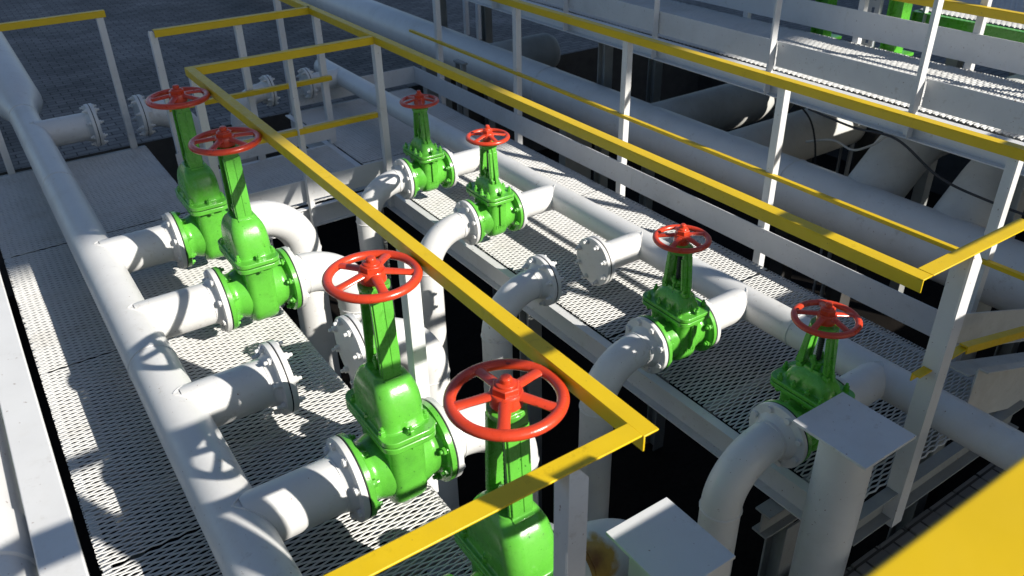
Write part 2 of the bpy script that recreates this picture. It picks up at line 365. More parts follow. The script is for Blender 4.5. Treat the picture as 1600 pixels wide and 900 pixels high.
# ---------------------------------------------------------------- gate valves
def gate_valve(side):
    d = DIM[side]; rf = d['rf']; big = side == 'L'
    hl = (GL1-GL0)/2-.0032 if big else (GR1-GR0)/2-.0032
    A = rf                                        # axis height above the thing's base
    root = link('gate_valve', None, None, (0,0,0)); root.empty_display_size = .1
    t = d['tf']*.95
    if big: P = dict(hx=.072, hy=.150, zt=.195, fx=.108, fy=.195, ft=.024, dome=.185, top=.795, wheel=.818, R=.1525, r=.0165)
    else:   P = dict(hx=.058, hy=.112, zt=.135, fx=.092, fy=.150, ft=.020, dome=.075, top=.470, wheel=.505, R=.1160, r=.0128)
    # --- body
    b = MB(); k = 1 if big else .80
    rn = .118*k if big else .092
    prof = [(-hl+t+.03, rn), (-hl*.62, rn*1.02), (-hl*.45, rn*1.12), (-hl*.22, rn*1.17), (0, rn*1.18), (hl*.22, rn*1.17), (hl*.45, rn*1.12), (hl*.62, rn*1.02), (hl-t-.03, rn)]
    prof = [(-hl+t-.004, rn*1.22), (-hl+t+.012, rn*1.06)]+prof+[(hl-t-.012, rn*1.06), (hl-t+.004, rn*1.22)]
    b.rev([(a, r) for a, r in prof], 'x', (0,0,A), n=48)
    hx, hy = P['hx'], P['hy']
    zb = -(rn*1.18+.012 if big else rn*1.18+.006)
    rings = []
    for f, sx, sy in ((0, .55, .30), (.03, .80, .48), (.09, .92, .64), (.2, .98, .80), (.4, 1, .95), (.62, 1, 1.0), (1.0, 1, 1.0)):
        z = A+zb+(-zb)*f*1.0
        rings.append(rrect(hx*sx, hy*sy, hx*sx*.55, z, 6))
    rings.append(rrect(hx, hy, hx*.55, A+P['zt']*.6, 6)); rings.append(rrect(hx*1.02, hy*1.02, hx*.55, A+P['zt']-.012, 6)); rings.append(rrect(hx*1.16, hy*1.1, hx*.6, A+P['zt'], 6))
    b.loft(rings)
    if not big:   # rib on the camera side cheek
        b.obox((0, -hy*1.0, A+.055), (.007,0,0), (0,.012,0), (0,0,.075)); b.obox((-hx*.9, 0, A+.06), (.012,0,0), (0,.007,0), (0,0,.07))
    body = part('body', b, GREEN, root, .003, 40)
    # --- end flanges and nuts
    for s in (-1, 1):
        b = MB(); b.rev([(s*(hl-a), r) for a, r in ((0, rf-.002), (.002, rf), (t-.003, rf), (t, rf-.004), (t+.002, rn*1.25))], 'x', (0,0,A), n=56)
        fl = part('flange', b, GREEN, root)
        bolts(side, 'g', fl, s*(hl-t), 0, A, -s)
    # --- body/bonnet joint flanges
    zt = A+P['zt']; ft = P['ft']
    b = MB()
    for z0_, z1_ in ((zt, zt+ft),):
        b.loft([rrect(P['fx'], P['fy'], .05*k, z0_, 7), rrect(P['fx'], P['fy'], .05*k, z1_, 7)])
    part('body_flange', b, GREEN, root, .003)
    b = MB(); b.loft([rrect(P['fx']-.006, P['fy']-.006, .046*k, zt+ft, 7), rrect(P['fx']-.006, P['fy']-.006, .046*k, zt+ft+.005, 7)]); part('gasket', b, BLACK, root)
    zf = zt+ft+.005
    b = MB(); b.loft([rrect(P['fx'], P['fy'], .05*k, zf, 7), rrect(P['fx'], P['fy'], .05*k, zf+ft*.9, 7)])
    zf2 = zf+ft*.9
    # dome
    dm = P['dome']; rings = []
    if big: tab = [(-.002, 1.08, 1.05), (.015, 1.0, .985)]+[(f, .99-.33*f**4.5, .46+.515*(1-f**2.3)**.62) for f in [.08+.92*q/16 for q in range(17)]]+[(1.05, .60, .45)]
    else: tab = ((-.002, 1.12, 1.08), (.03, 1.0, 1.0), (.35, .92, .92), (.6, .80, .80), (.8, .66, .64), (.94, .52, .46), (1.0, .45, .40), (1.12, .44, .38))
    for f, sx, sy in tab: hxd = hx*(1.28 if big else 1.0); rings.append(rrect(hxd*sx, hy*sy, hxd*sx*(.62 if big else .72), zf2+dm*f, 7))
    b.loft(rings)
    for s in (() if big else (-1, 1)):     # stiffening ribs on the dome
        b.prism([(-.005, s*hy*.28, zf2+dm*1.12), (-.005, s*hy*.34, zf2+dm*1.05), (-.005, s*hy*1.02, zf2+dm*.30), (-.005, s*hy*1.02, zf2), (-.005, s*hy*.2, zf2)], (.010, 0, 0))
    bon = part('bonnet', b, GREEN, root, .003, 48)
    nb = 5 if big else 4
    hexz = bpy.data.meshes.get('bonnet_bolt_'+side)
    if hexz is None:
        hb = MB(); q = .0135 if big else .0115
        hb.rev([(0, q*1.2), (.003, q*1.2)], 'z', n=18).rev([(.002, q), (.017, q), (.019, q*.85)], 'z', n=6).rev([(.018, q*.55), (.030, q*.52), (.032, q*.3)], 'z', n=10)
        hb.rev([(-ft*2-.005, q*.5), (.004, q*.5)], 'z', n=8); hb.rev([(-ft*2-.022, q*.52), (-ft*2-.016, q)], 'z', n=6).rev([(-ft*2-.016, q), (-ft*1.9-.004, q)], 'z', n=6)
        hexz = mesh('bonnet_bolt_'+side, hb, GREEN, 25)
    spots = [(sx*(P['fx']-.020*k), P['fy']*f) for sx in (-1, 1) for f in ((-.62, 0, .62) if big else (-.66, -.22, .22, .66))]+[(0, s*(P['fy']-.020*k)) for s in (-1, 1)]
    for x, y in spots:
        o = link('bolt', hexz, bon, (x, y, zf2)); o.rotation_euler = (0, 0, random.uniform(0, 1))
    # --- yoke: two flat arms with inner webs, gland and head
    z0y = zf2+dm*.98; z1y = A+P['top']; b = MB()
    wx = .036 if big else .026; y0, y1 = (.062, .046) if big else (.058, .044); th = .006 if big else .0055
    for s in (-1, 1):
        zc = [(z0y-.012, y0*1.02), (z0y+.03, y0), (z1y-.05, y1), (z1y, y1*.92)]
        b.loft([[(-wx, s*y-th, z), (wx, s*y-th, z), (wx, s*y+th, z), (-wx, s*y+th, z)] for z, y in zc])
        for q in (-1, 1):   # raised strips leaving a groove down the middle of the outer face
            xa, xb = sorted((q*.0045, q*(wx-.001)))
            b.loft([[(xa, s*(y+th)-.003, z), (xb, s*(y+th)-.003, z), (xb, s*(y+th)+.006, z), (xa, s*(y+th)+.006, z)] for z, y in ((z0y+.02, y0), (z1y-.045, y1))])
            b.loft([[(q*wx-.005, s*(y-th)-.008, z), (q*wx+.005, s*(y-th)-.008, z), (q*wx+.005, s*(y-th)+.003, z), (q*wx-.005, s*(y-th)+.003, z)] for z, y in ((z0y+.02, y0), (z1y-.045, y1))])
        if not big: b.loft([[(-.006, s*y-.004, z), (.006, s*y-.004, z), (.006, s*(y+.026*g_)+.004, z), (-.006, s*(y+.026*g_)+.004, z)] for z, y, g_ in ((z0y-.01, y0, 1.3), (z0y+.05, y0, .8), (z1y-.02, y1, .5))])
        b.obox((0, s*y0*1.05, z0y-.004), (wx*.98, 0, 0), (0, .014, 0), (0, 0, .010))
    b.rev([(0, y1*1.05), (.010, y1*1.22), (.026, y1*1.22), (.032, y1*.8), (.044, y1*.7)], 'z', (0,0,z1y-.030), n=28)
    # gland follower with its two studs
    b.loft([rrect(.022*k, .040*k, .018*k, z0y+.035, 5), rrect(.022*k, .040*k, .018*k, z0y+.050, 5)])
    b.rev([(0, .024*k), (.05, .022*k)], 'z', (0,0,z0y-.01), n=20)
    for s in (-1, 1):
        b.rev([(0, .006), (.078, .006)], 'z', (s*(.030*k), 0, z0y-.005), n=10); b.rev([(.05, .011), (.064, .011)], 'z', (s*.030*k, 0, z0y-.005), n=6)
        b.obox((s*.022*k, 0, z0y+.043), (.014*k, 0, 0), (0, .012, 0), (0, 0, .007))
    part('yoke', b, GREEN, root, .002, 38)
    b = MB(); sr = .015*k
    n = 46; prof = []
    for j in range(n): prof.append((z0y+(z1y-z0y)*j/(n-1), sr*(1.0 if j % 2 else .86)))
    b.rev(prof, 'z', n=16); part('stem', b, STEM, root)
    # --- handwheel
    zw = A+P['wheel']; Rw, rw = P['R'], P['r']; b = MB()
    n = 64; rings = []
    for i in range(n):
        a = 2*math.pi*i/n; ca, sa = math.cos(a), math.sin(a); ring = []
        for j in range(14):
            c = 2*math.pi*j/14; rr = Rw+rw*math.cos(c)*1.05; ring.append((rr*ca, rr*sa, zw+rw*.92*math.sin(c)))
        rings.append(ring)
    rings.append(rings[0]); b.loft(rings, False, False)
    hr = .047 if big else .036
    for i in range(5):
        a = 2*math.pi*i/5; ca, sa = math.cos(a), math.sin(a); rings = []
        for f in (0, .08, .3, .6, .85, 1.0):
            q = hr*.72+(Rw-hr*.72-.2*rw)*f
            w = (.0185-.0035*f+(.010*max(0, f-.8)/.2))*(1 if big else .80); h = (.0095 if big else .0075)
            zc = zw+.016*(1-f)**1.0+.001
            rings.append([(q*ca-w*math.cos(t)*sa, q*sa+w*math.cos(t)*ca, zc+h*math.sin(t)) for t in [2*math.pi*u/12 for u in range(12)]])
        b.loft(rings)
    b.rev([(-.022, hr*.85), (-.014, hr), (.020, hr), (.026, hr*.92)], 'z', (0,0,zw), n=32)
    whl = part('handwheel', b, RED, root, 0, 40)
    b = MB(); b.rev([(.024, hr*.86), (.044, hr*.86), (.047, hr*.78)], 'z', (0,0,zw), n=6); b.rev([(.045, hr*.62), (.052, hr*.60), (.056, hr*.40)], 'z', (0,0,zw), n=24)
    b.rev([(.053, hr*.38), (.068, hr*.36), (.072, hr*.26), (.073, hr*.1)], 'z', (0,0,zw), n=18)
    part('nut', b, RED, whl, .001)
    if not big:   # raised casting marks on the cheek
        for txt, dz, sz in (('PN16', -.018, .030), ('150', -.052, .032)):
            cu = bpy.data.curves.new('casting_mark', 'FONT'); cu.body = txt; cu.size = sz; cu.extrude = .003; cu.align_x = 'CENTER'
            tmp = bpy.data.objects.new('casting_mark', cu); me = bpy.data.meshes.new_from_object(tmp); bpy.data.objects.remove(tmp); me.materials.clear(); me.materials.append(GREEN)
            tx = link('casting_mark', me, body, (0, -hy*(.985 if dz > -.03 else .93)-.001, A+dz-.02)); tx.rotation_euler = (R(90 if dz > -.03 else 82), 0, 0)
    return root, whl
VL = {1: 'shaded green valve with dark red handwheel, farthest in the left row', 2: 'green valve of the left row whose red wheel is lit only along its front edge',
      4: 'big sunlit green valve left of the long yellow rail, under a fully lit red wheel', 5: 'nearest green valve, seen through its large red wheel behind the near yellow rail'}
VR = {1: 'green valve of the right row with a dark shaded red wheel, farthest away', 2: 'small fully sunlit green valve with a bright red wheel in the right row',
      4: 'small green valve with lit red wheel and shaded bonnet in front of the walkway', 5: 'shaded green valve with half lit red wheel behind the square steel cap'}
protoL, wl = gate_valve('L'); protoR, wr = gate_valve('R')
SPIN = {('L',1): 20, ('L',2): 8, ('L',4): 44, ('L',5): -127, ('R',1): 30, ('R',2): 50, ('R',4): 58, ('R',5): -25}
DZ = {('R',5): -.018}
for side, proto, labels in (('L', protoL, VL), ('R', protoR, VR)):
    for n_, i in enumerate((1, 2, 4, 5)):
        o = proto if n_ == 0 else copy_tree(proto)
        xc = (GL0+GL1)/2-.012 if side == 'L' else (GR0+GR1)/2-.01
        xc = (GL0+GL1)/2 if side == 'L' else (GR0+GR1)/2
        o.location = (xc, (YL if side == 'L' else YR)[i], Z0-DIM[side]['rf'])
        tag(o, labels[i], 'valve', 'gate valves of the left row' if side == 'L' else 'gate valves of the right row')
for o in list(COL.objects):
    if o.name.split('.')[0] == 'handwheel':
        p = o.parent; side = 'L' if p['label'] in VL.values() else 'R'; i = [k for k, v in (VL if side == 'L' else VR).items() if v == p['label']][0]
        o.rotation_euler = (0, 0, R(SPIN[side, i])); o.location.z += DZ.get((side, i), 0)

# ---------------------------------------------------------------- expanded metal walkways
def expanded(x0, x1, y0, y1, z, seed=0, P=.069, S=.0155, w=.0075, th=.0026, tilt=25, A=.0062, shift=0):
    rng = np.random.RandomState(seed); b_ = .008
    xs = []; ph = []
    x = x0-shift; k = 0
    while x < x1+P:
        xs += [x-b_/2, x+b_/2]; ph += [k % 2, k % 2]; x += P/2; k += 1
    xs = np.clip(np.array(xs), x0, x1); ph = np.array(ph)
    K = int((y1-y0)/S); M_ = len(xs)
    X = np.tile(xs, (K, 1)); kk = np.arange(K)[:, None]
    Y = y0+S/2+kk*S+np.where((ph[None, :]+kk) % 2 == 0, A/2, -A/2)
    Zz = z-.006+.0016*np.sin(X*7.1+Y*3.3+seed)+.0012*np.sin(Y*9.7+X*2.1)
    X = X+rng.normal(0, .0006, X.shape); Y = Y+rng.normal(0, .0005, Y.shape)
    ti = R(tilt); u = np.array([0, math.cos(ti), math.sin(ti)])*w/2; n = np.array([0, -math.sin(ti), math.cos(ti)])*th/2
    c = np.stack([X, Y, Zz], -1)
    V = np.stack([c+u+n, c-u+n, c-u-n, c+u-n], 2).reshape(-1, 3)
    idx = np.arange(K*M_*4).reshape(K, M_, 4); F = []
    for a, b in ((0,1),(1,2),(2,3),(3,0)):
        F.append(np.stack([idx[:, :-1, a], idx[:, :-1, b], idx[:, 1:, b], idx[:, 1:, a]], -1).reshape(-1, 4))
    return V, np.concatenate(F)
def grating(parent, seed, *a, mat=None, **kw):
    V, F = expanded(*a, seed=seed, **kw); L = wloc(parent); V = V-np.array(L)
    me = bpy.data.meshes.new('grating'); me.vertices.add(len(V)); me.vertices.foreach_set('co', V.ravel().astype('f4'))
    me.loops.add(F.size); me.loops.foreach_set('vertex_index', F.ravel().astype('i4'))
    me.polygons.add(len(F)); me.polygons.foreach_set('loop_start', np.arange(0, F.size, 4, dtype='i4'))
    me.update(calc_edges=True); me.validate(); me.materials.append(mat or GRATE)
    return link('grating', me, parent)
def channel(b, axis, a0, a1, pos, z1, s, h=.16, fl=.05, t=.008):
    """C-section along axis: web at pos, flanges towards s"""
    lo, hi = (pos, pos+s*t) if s > 0 else (pos+s*t, pos)
    def bx(p0, p1, z0, z1_): b.box(p0, p1, a0, a1, z0, z1_) if axis == 'y' else b.box(a0, a1, p0, p1, z0, z1_)
    bx(lo, hi, z1-h, z1)
    f0, f1 = sorted((pos+s*t, pos+s*fl)); bx(f0, f1, z1-h, z1-h+t); bx(f0, f1, z1-t, z1)
def column(parent, x, y, z1, z0=PD, w=.05):
    b = MB(); b.box(x-w, x+w, y-w, y-w+.01, z0, z1).box(x-w, x+w, y+w-.01, y+w, z0, z1).box(x-.006, x+.006, y-w+.01, y+w-.01, z0, z1)
    part('column', b, DARKST, parent, .001)
    b = MB(); b.box(x-.09, x+.09, y-.09, y+.09, z0-.005, z0+.015); 
def angle(b, p0, p1, d1, d2, w1, w2, t=.006):
    """L-section from p0 (inner corner line) to p1, legs along d1 and d2"""
    p0, p1, d1, d2 = map(Vector, (p0, p1, d1, d2)); ax = p1-p0
    poly = [p0, p0+d1*w1, p0+d1*w1+d2*t, p0+d1*t+d2*t, p0+d1*t+d2*w2, p0+d2*w2]
    b.prism(poly, ax)

EX, EY, EZ = Vector((1,0,0)), Vector((0,1,0)), Vector((0,0,1))
# left walkway under the left valve row
w1 = thing('walkway', (.49, 4.1, PD), 'white expanded metal walkway under the left valve row', 'walkway', 'expanded metal walkways')
for k, (a, c) in enumerate(((1.16, 2.62), (2.626, 4.12), (4.126, 5.62), (5.626, 7.15))): grating(w1, 10+k, -.13, 1.098, a, c, .001*(k % 2), shift=.021*k)
b = MB(); channel(b, 'y', 1.15, 7.16, 1.102, -.014, -1, fl=.03); channel(b, 'y', 1.15, 7.16, -.124, -.016, 1, fl=.03); part('edge_channel', b, STEEL, w1, .001)
b = MB(); channel(b, 'x', -.12, 1.10, 1.155, -.014, -1, h=.12); channel(b, 'x', -.12, 1.10, 7.155, -.014, 1, h=.12)
for y in (2.0, 3.0, 4.0, 5.0, 6.0): b.box(-.12, 1.09, y-.02, y+.02, -.075, -.014)
part('cross_beam', b, DARKST, w1)
for y in (2.55, 4.6, 6.9):
    for x in (.0, 1.04): column(w1, x, y, -.18)
# right walkway
w2 = thing('walkway', (3.0, 4.2, PD), 'white expanded metal walkway under the right valve row, patched with sun', 'walkway', 'expanded metal walkways')
for k, (a, c) in enumerate(((1.22, 2.70), (2.706, 4.20), (4.206, 5.70), (5.706, 7.20))): grating(w2, 20+k, 2.392, 3.63, a, c, .001*(k % 2), shift=.017*k)
b = MB(); channel(b, 'y', 1.21, 7.21, 2.388, -.014, -1, fl=.05); channel(b, 'y', 1.21, 7.21, 3.626, -.018, -1, fl=.04); part('edge_channel', b, STEEL, w2, .001)
b = MB(); channel(b, 'x', 2.39, 3.63, 1.213, -.014, -1, h=.15); channel(b, 'x', 2.39, 3.63, 7.205, -.014, 1, h=.12)
for y in (2.0, 3.0, 4.0, 5.0, 6.0): b.box(2.40, 3.62, y-.02, y+.02, -.075, -.014)
b.box(2.25, 3.62, 1.50, 1.508, -.30, -.19).box(2.25, 3.62, 1.465, 1.543, -.19, -.18).box(2.25, 3.62, 1.465, 1.543, -.31, -.30)
part('cross_beam', b, DARKST, w2)
for y in (1.50, 3.45, 5.6):
    for x in (2.42, 3.58): column(w2, x, y, -.18 if y > 2 else -.31)
# cross walkway joining both
w3 = thing('walkway', (1.75, 5.73, PD), 'short shaded expanded metal bridge joining the two walkways', 'walkway', 'expanded metal walkways')
grating(w3, 3, 1.16, 2.33, 5.24, 6.24, 0)
b = MB(); channel(b, 'x', 1.14, 2.335, 5.22, -.014, -1, h=.15, fl=.04); channel(b, 'x', 1.14, 2.335, 6.25, -.014, 1, h=.15, fl=.04); part('edge_channel', b, STEEL, w3, .001)
b = MB(); b.box(1.5, 1.54, 5.23, 6.24, -.075, -.014).box(2.0, 2.04, 5.23, 6.24, -.075, -.014); part('cross_beam', b, DARKST, w3)
for x in (1.75,): column(w3, x, 5.3, -.17)
# raised walkway beyond the big pipe
CZ = .78; CX0, CX1 = 4.68, 5.74
w4 = thing('walkway', (5.2, 4.5, PD), 'raised white walkway above the big pipe at the upper right', 'walkway', 'expanded metal walkways')
grating(w4, 4, CX0+.036, CX1-.013, .9, 9.5, CZ, P=.085, S=.021, w=.0190, A=.0095, tilt=30)
grating(w4, 6, CX1-.015, 6.13, .6, 9.5, CZ-.16, P=.085, S=.021, w=.0190, A=.0095, tilt=30)  # unseen lower strip, added so its serrated edge shades the branch pipes
b = MB(); channel(b, 'y', .6, 9.6, CX0+.03, CZ-.014, -1, h=.16, fl=.06); channel(b, 'y', .6, 9.6, CX1-.02, CZ-.014, 1, h=.135, fl=.03); part('edge_channel', b, STEEL, w4, .001)
b = MB()
for y in np.arange(1.2, 9.5, 1.0): b.box(CX0+.04, CX1-.03, y-.02, y+.02, CZ-.09, CZ-.014)
part('cross_beam', b, DARKST, w4)
for y in (2.05, 5.85, 8.9):
    for x in (CX0+.3, CX1-.12): column(w4, x, y, CZ-.17)

# ---------------------------------------------------------------- railings
def rail_y(b, x0, x1, y0, y1, z, leg, h=.05, t=.006):
    """angle iron handrail along Y: top plate x0..x1, vertical leg at side leg (-1: x0, 1: x1)"""
    b.box(x0, x1, y0, y1, z-t, z)
    if leg < 0: b.box(x0, x0+t, y0, y1, z-h, z-t)
    else: b.box(x1-t, x1, y0, y1, z-h, z-t)
def rail_x(b, x0, x1, y0, y1, z, leg, h=.05, t=.006):
    b.box(x0, x1, y0, y1, z-t, z)
    if leg < 0: b.box(x0, x1, y0, y0+t, z-h, z-t)
    else: b.box(x0, x1, y1-t, y1, z-h, z-t)
def post(parent, x, y, z0, z1, sx, sy, w=.055, clip=True, t=.006):
    """angle iron post, corner at (x,y), legs towards sx (in X) and sy (in Y), one corner clipped at the top"""
    b = MB(); c = .045 if clip else .001
    X0, X1 = x, x+sx*w
    b.prism([(X0, y, z0), (X1, y, z0), (X1, y, z1-c), (x+sx*w*.45, y, z1), (X0, y, z1)], (0, sy*t, 0))
    ya, yb = y+sy*t, y+sy*w
    b.prism([(x, ya, z0), (x, yb, z0), (x, yb, z1-c*.6), (x, y+sy*w*.5, z1), (x, ya, z1)], (sx*t, 0, 0))
    return part('post', b, STEEL, parent, .0012)
# left railing
r1 = thing('railing', (1.13, 3.1, -.17), 'long yellow railing beside the left valve row, cornering near the camera', 'railing', 'yellow railings')
b = MB(); rail_y(b, 1.113, 1.163, 1.108, 5.16, 1.1, -1); part('top_rail', b, YELL, r1, .0015)
b = MB(); rail_x(b, -.6, 1.112, 1.112, 1.168, 1.1015, 1, .05); part('top_rail', b, YELL, r1, .0015)
post(r1, 1.106+.012, 5.08, -.17, 1.092, 1, 1, .05); post(r1, 1.125, 2.40, -.17, 1.093, 1, 1, .058)
post(r1, .890, 1.116, -.17, 1.094, 1, 1, .060)
# railing across the bridge, near side
r2_ = thing('railing', (1.75, 5.2, -.1), 'shaded yellow railing across the near side of the bridge', 'railing', 'yellow railings')
b = MB(); rail_x(b, 1.164, 2.335, 5.11, 5.16, 1.1, -1); part('top_rail', b, YELL, r2_, .0015)
b = MB(); rail_x(b, 1.17, 2.335, 5.165, 5.205, .565, -1, .035); part('mid_rail', b, YELL, r2_, .001)
b = MB(); b.box(1.17, 2.36, 5.20, 5.206, .035, .195); part('toe_board', b, STEEL, r2_)
post(r2_, 1.74, 5.19, -.16, 1.093, 1, -1, .05); post(r2_, 2.345, 5.14, -.16, 1.093, 1, 1, .05)
# far side of the bridge
r3 = thing('railing', (1.75, 6.25, -.1), 'shaded yellow railing across the far side of the bridge', 'railing', 'yellow railings')
b = MB(); rail_x(b, 1.2, 2.36, 6.24, 6.29, 1.1, -1); part('top_rail', b, YELL, r3, .0015)
b = MB(); rail_x(b, 1.17, 2.44, 6.20, 6.24, .565, -1, .035); part('mid_rail', b, YELL, r3, .001)
b = MB(); b.box(1.15, 2.43, 6.252, 6.258, .035, .195); part('toe_board', b, STEEL, r3)
post(r3, 1.77, 6.262, -.16, 1.093, 1, 1, .05); post(r3, 2.38, 6.262, -.16, 1.093, 1, 1, .05); post(r3, 1.17, 6.262, -.16, 1.093, 1, 1, .05)
# right railing (over the pit edge) with its turn at the near end
r4 = thing('railing', (2.37, 3.2, -.17), 'yellow railing above the pit edge of the right walkway, turning right at its corner', 'railing', 'yellow railings')
b = MB(); rail_y(b, 2.340, 2.392, 1.15, 7.2, 1.1, -1); part('top_rail', b, YELL, r4, .0015)
b = MB(); rail_x(b, 2.3925, 3.02, 1.148, 1.205, 1.1015, 1); part('top_rail', b, YELL, r4, .0015)
b = MB(); rail_y(b, 2.972, 3.02, .1, 1.147, 1.1005, 1); part('top_rail', b, YELL, r4, .0015)
b = MB(); rail_x(b, 2.56, 2.87, 1.175, 1.21, .60, 1, .035); b.obox((3.13, 1.19, .545), (.27, 0, -.065), (0, .017, 0), (0, 0, .004)); b.obox((3.13, 1.175, .53), (.27, 0, -.065), (0, .003, 0), (0, 0, .016)); part('mid_rail', b, YELL, r4, .001)
post(r4, 2.635, 1.150, -.20, 1.094, 1, 1, .068); post(r4, 2.40, 7.17, -.17, 1.092, 1, 1, .05)
# outer railing of the right walkway
r5 = thing('railing', (3.7, 4.2, -.17), 'long yellow railing with thin mid rail and white toe board along the thick pipe', 'railing', 'yellow railings')
b = MB(); rail_y(b, 3.683, 3.734, .3, 7.3, 1.1, -1); part('top_rail', b, YELL, r5, .0015)
b = MB(); rail_y(b, 3.69, 3.718, .9, 7.25, .545, -1, .022); part('mid_rail', b, YELL, r5, .001)
b = MB(); b.box(3.694, 3.700, 1.58, 4.0, .035, .195).box(3.6945, 3.7005, 4.004, 7.22, .035, .195).box(2.47, 3.70, 7.222, 7.228, .035, .195); part('toe_board', b, STEEL, r5)
for y in (1.555, 2.83, 4.13, 5.44, 6.72): post(r5, 3.704, y, -.17, 1.092, 1, 1, .05)
# left walkway far end posts
r6 = thing('railing', (.55, 7.17, -.15), 'shaded railing with slim posts at the far end of the left walkway', 'railing', 'yellow railings')
b = MB(); rail_x(b, -.1, 1.06, 7.165, 7.215, 1.1, -1); part('top_rail', b, YELL, r6, .0015)
post(r6, .99, 7.17, -.15, 1.092, 1, 1, .05, False); post(r6, .07, 7.17, -.15, 1.092, 1, 1, .05, False)
# raised walkway railings
r7 = thing('railing', (CX0, 4, CZ-.15), 'tall white posts and white toe board on the near side of the raised walkway', 'railing', 'railings of the raised walkway')
b = MB(); y = .6
for y0, y1 in ((.6, 2.595), (2.60, 3.695), (3.70, 6.045), (6.05, 9.5)): b.box(CX0, CX0+.006, y0, y1-.006, CZ+.03, CZ+.20)
part('toe_board', b, STEEL, r7)
for y in (1.45, 2.60, 3.70, 4.86, 6.02, 7.2, 8.4): post(r7, CX0-.008, y, CZ-.16, CZ+1.09, -1, 1, .055)
b = MB(); rail_y(b, CX0-.06, CX0-.008, .6, 9.5, CZ+1.1, -1); part('top_rail', b, YELL, r7, .0015)
r8 = thing('railing', (CX1, 4, CZ-.15), 'far railing of the raised walkway with yellow mid rail and wide white toe board', 'railing', 'railings of the raised walkway')
b = MB()
for y0, y1 in ((.6, 3.93), (3.932, 9.5)): b.box(CX1+.001*(y0 > 1), CX1+.006+.001*(y0 > 1), y0, y1, CZ+.04, CZ+.235)
part('toe_board', b, STEEL, r8)
for y in (1.9, 2.90, 3.80, 4.9, 6.0, 7.1, 8.3): post(r8, CX1+.009, y, CZ-.16, CZ+1.09, 1, 1, .05)
b = MB(); rail_y(b, CX1-.05, CX1-.005, .6, 9.5, CZ+.42, -1, .06); part('mid_rail', b, YELL, r8, .0015)
b = MB(); rail_y(b, CX1, CX1+.05, .6, 9.5, CZ+1.1, -1); part('top_rail', b, YELL, r8, .0015)

# ---------------------------------------------------------------- big pipe and its branches
BPX, BPZ, BPR = 4.69, 0.0, .203
bp = thing('pipeline', (BPX, 5, PD), 'thick grey white pipe with stout branches running behind the outer yellow railing', 'pipe')
b = MB(); b.tube([(BPX, -1.0, BPZ), (BPX, 3.0, BPZ), (BPX, 6.6, BPZ), (BPX, 22.0, BPZ)], BPR, 56)
for y in (6.35, 3.4): weld_ring(b, (BPX, y, BPZ), 'y', BPR+.001, .005)
part('pipe', b, WHITE, bp, smooth=40)
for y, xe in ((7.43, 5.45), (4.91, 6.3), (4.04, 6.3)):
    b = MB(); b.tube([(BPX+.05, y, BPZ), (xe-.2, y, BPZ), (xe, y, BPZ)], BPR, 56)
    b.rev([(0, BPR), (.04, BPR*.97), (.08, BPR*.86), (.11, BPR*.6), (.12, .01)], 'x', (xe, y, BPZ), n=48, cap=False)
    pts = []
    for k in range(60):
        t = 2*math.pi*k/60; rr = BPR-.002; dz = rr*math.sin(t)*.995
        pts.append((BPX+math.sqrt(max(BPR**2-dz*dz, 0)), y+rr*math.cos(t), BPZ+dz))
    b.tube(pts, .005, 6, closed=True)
    part('branch_pipe', b, SHADEGREY, bp, smooth=40)
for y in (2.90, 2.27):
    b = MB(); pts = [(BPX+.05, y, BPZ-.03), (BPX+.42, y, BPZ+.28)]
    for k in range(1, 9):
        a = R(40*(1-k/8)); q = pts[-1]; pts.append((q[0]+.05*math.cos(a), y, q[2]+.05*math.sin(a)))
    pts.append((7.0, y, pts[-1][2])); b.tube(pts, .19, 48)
    part('branch_pipe', b, SHADEGREY, bp, smooth=40)
b = MB()
for y in (2.0, 5.9, 8.6): b.box(BPX-.16, BPX+.16, y-.05, y+.05, PD, BPZ-BPR+.03)
part('saddle_support', b, DARKST, bp)
# small clamp frame by the pipe
cl = MB(); X, Yc = 4.12, 7.0
cl.box(X-.005, X+.045, Yc, Yc+.02, -.9, .18).box(X-.005, X+.045, Yc+.12, Yc+.14, -.9, .18).box(X-.01, X+.05, Yc-.02, Yc+.16, .18, .20)
tag(part('pipe_guide', cl, DARKST, None, .001), 'small grey steel guide frame standing beside the thick pipe', 'bracket')
# cables hanging under the raised walkway
def cable(label, pts, r, mat):
    P = [Vector(p) for p in pts]; out = []
    for i in range(len(P)-1):
        p0, p1, p2, p3 = P[max(i-1, 0)], P[i], P[i+1], P[min(i+2, len(P)-1)]
        for k in range(8):
            t = k/8; out.append(.5*((2*p1)+(p2-p0)*t+(2*p0-5*p1+4*p2-p3)*t*t+(3*p1-p0-3*p2+p3)*t**3))
    out.append(P[-1]); b = MB(); b.tube(out, r, 8)
    return tag(part('cable', b, mat), label, 'cable', 'cables under the raised walkway')
cable('black cable sagging to the right below the raised walkway', [(4.66,3.35,.60),(4.64,2.98,.58),(4.62,2.66,.60),(4.62,2.35,.46),(4.62,2.05,.42),(4.62,1.7,.42),(4.62,1.3,.50)], .008, CABLE)
cable('pale cable looped over the inclined branch pipe', [(5.05,3.60,.20),(5.0,3.35,.30),(4.95,3.15,.30),(4.85,2.95,.42),(4.72,2.72,.585),(4.70,2.3,.595)], .008, CABLEW)
cable('thin grey cable dropping into the dark pit behind the thick pipe', [(4.75,3.55,.60),(4.95,3.52,.40),(5.05,3.50,.10),(5.1,3.52,-.3),(5.15,3.6,-.9)], .007, CABLE)

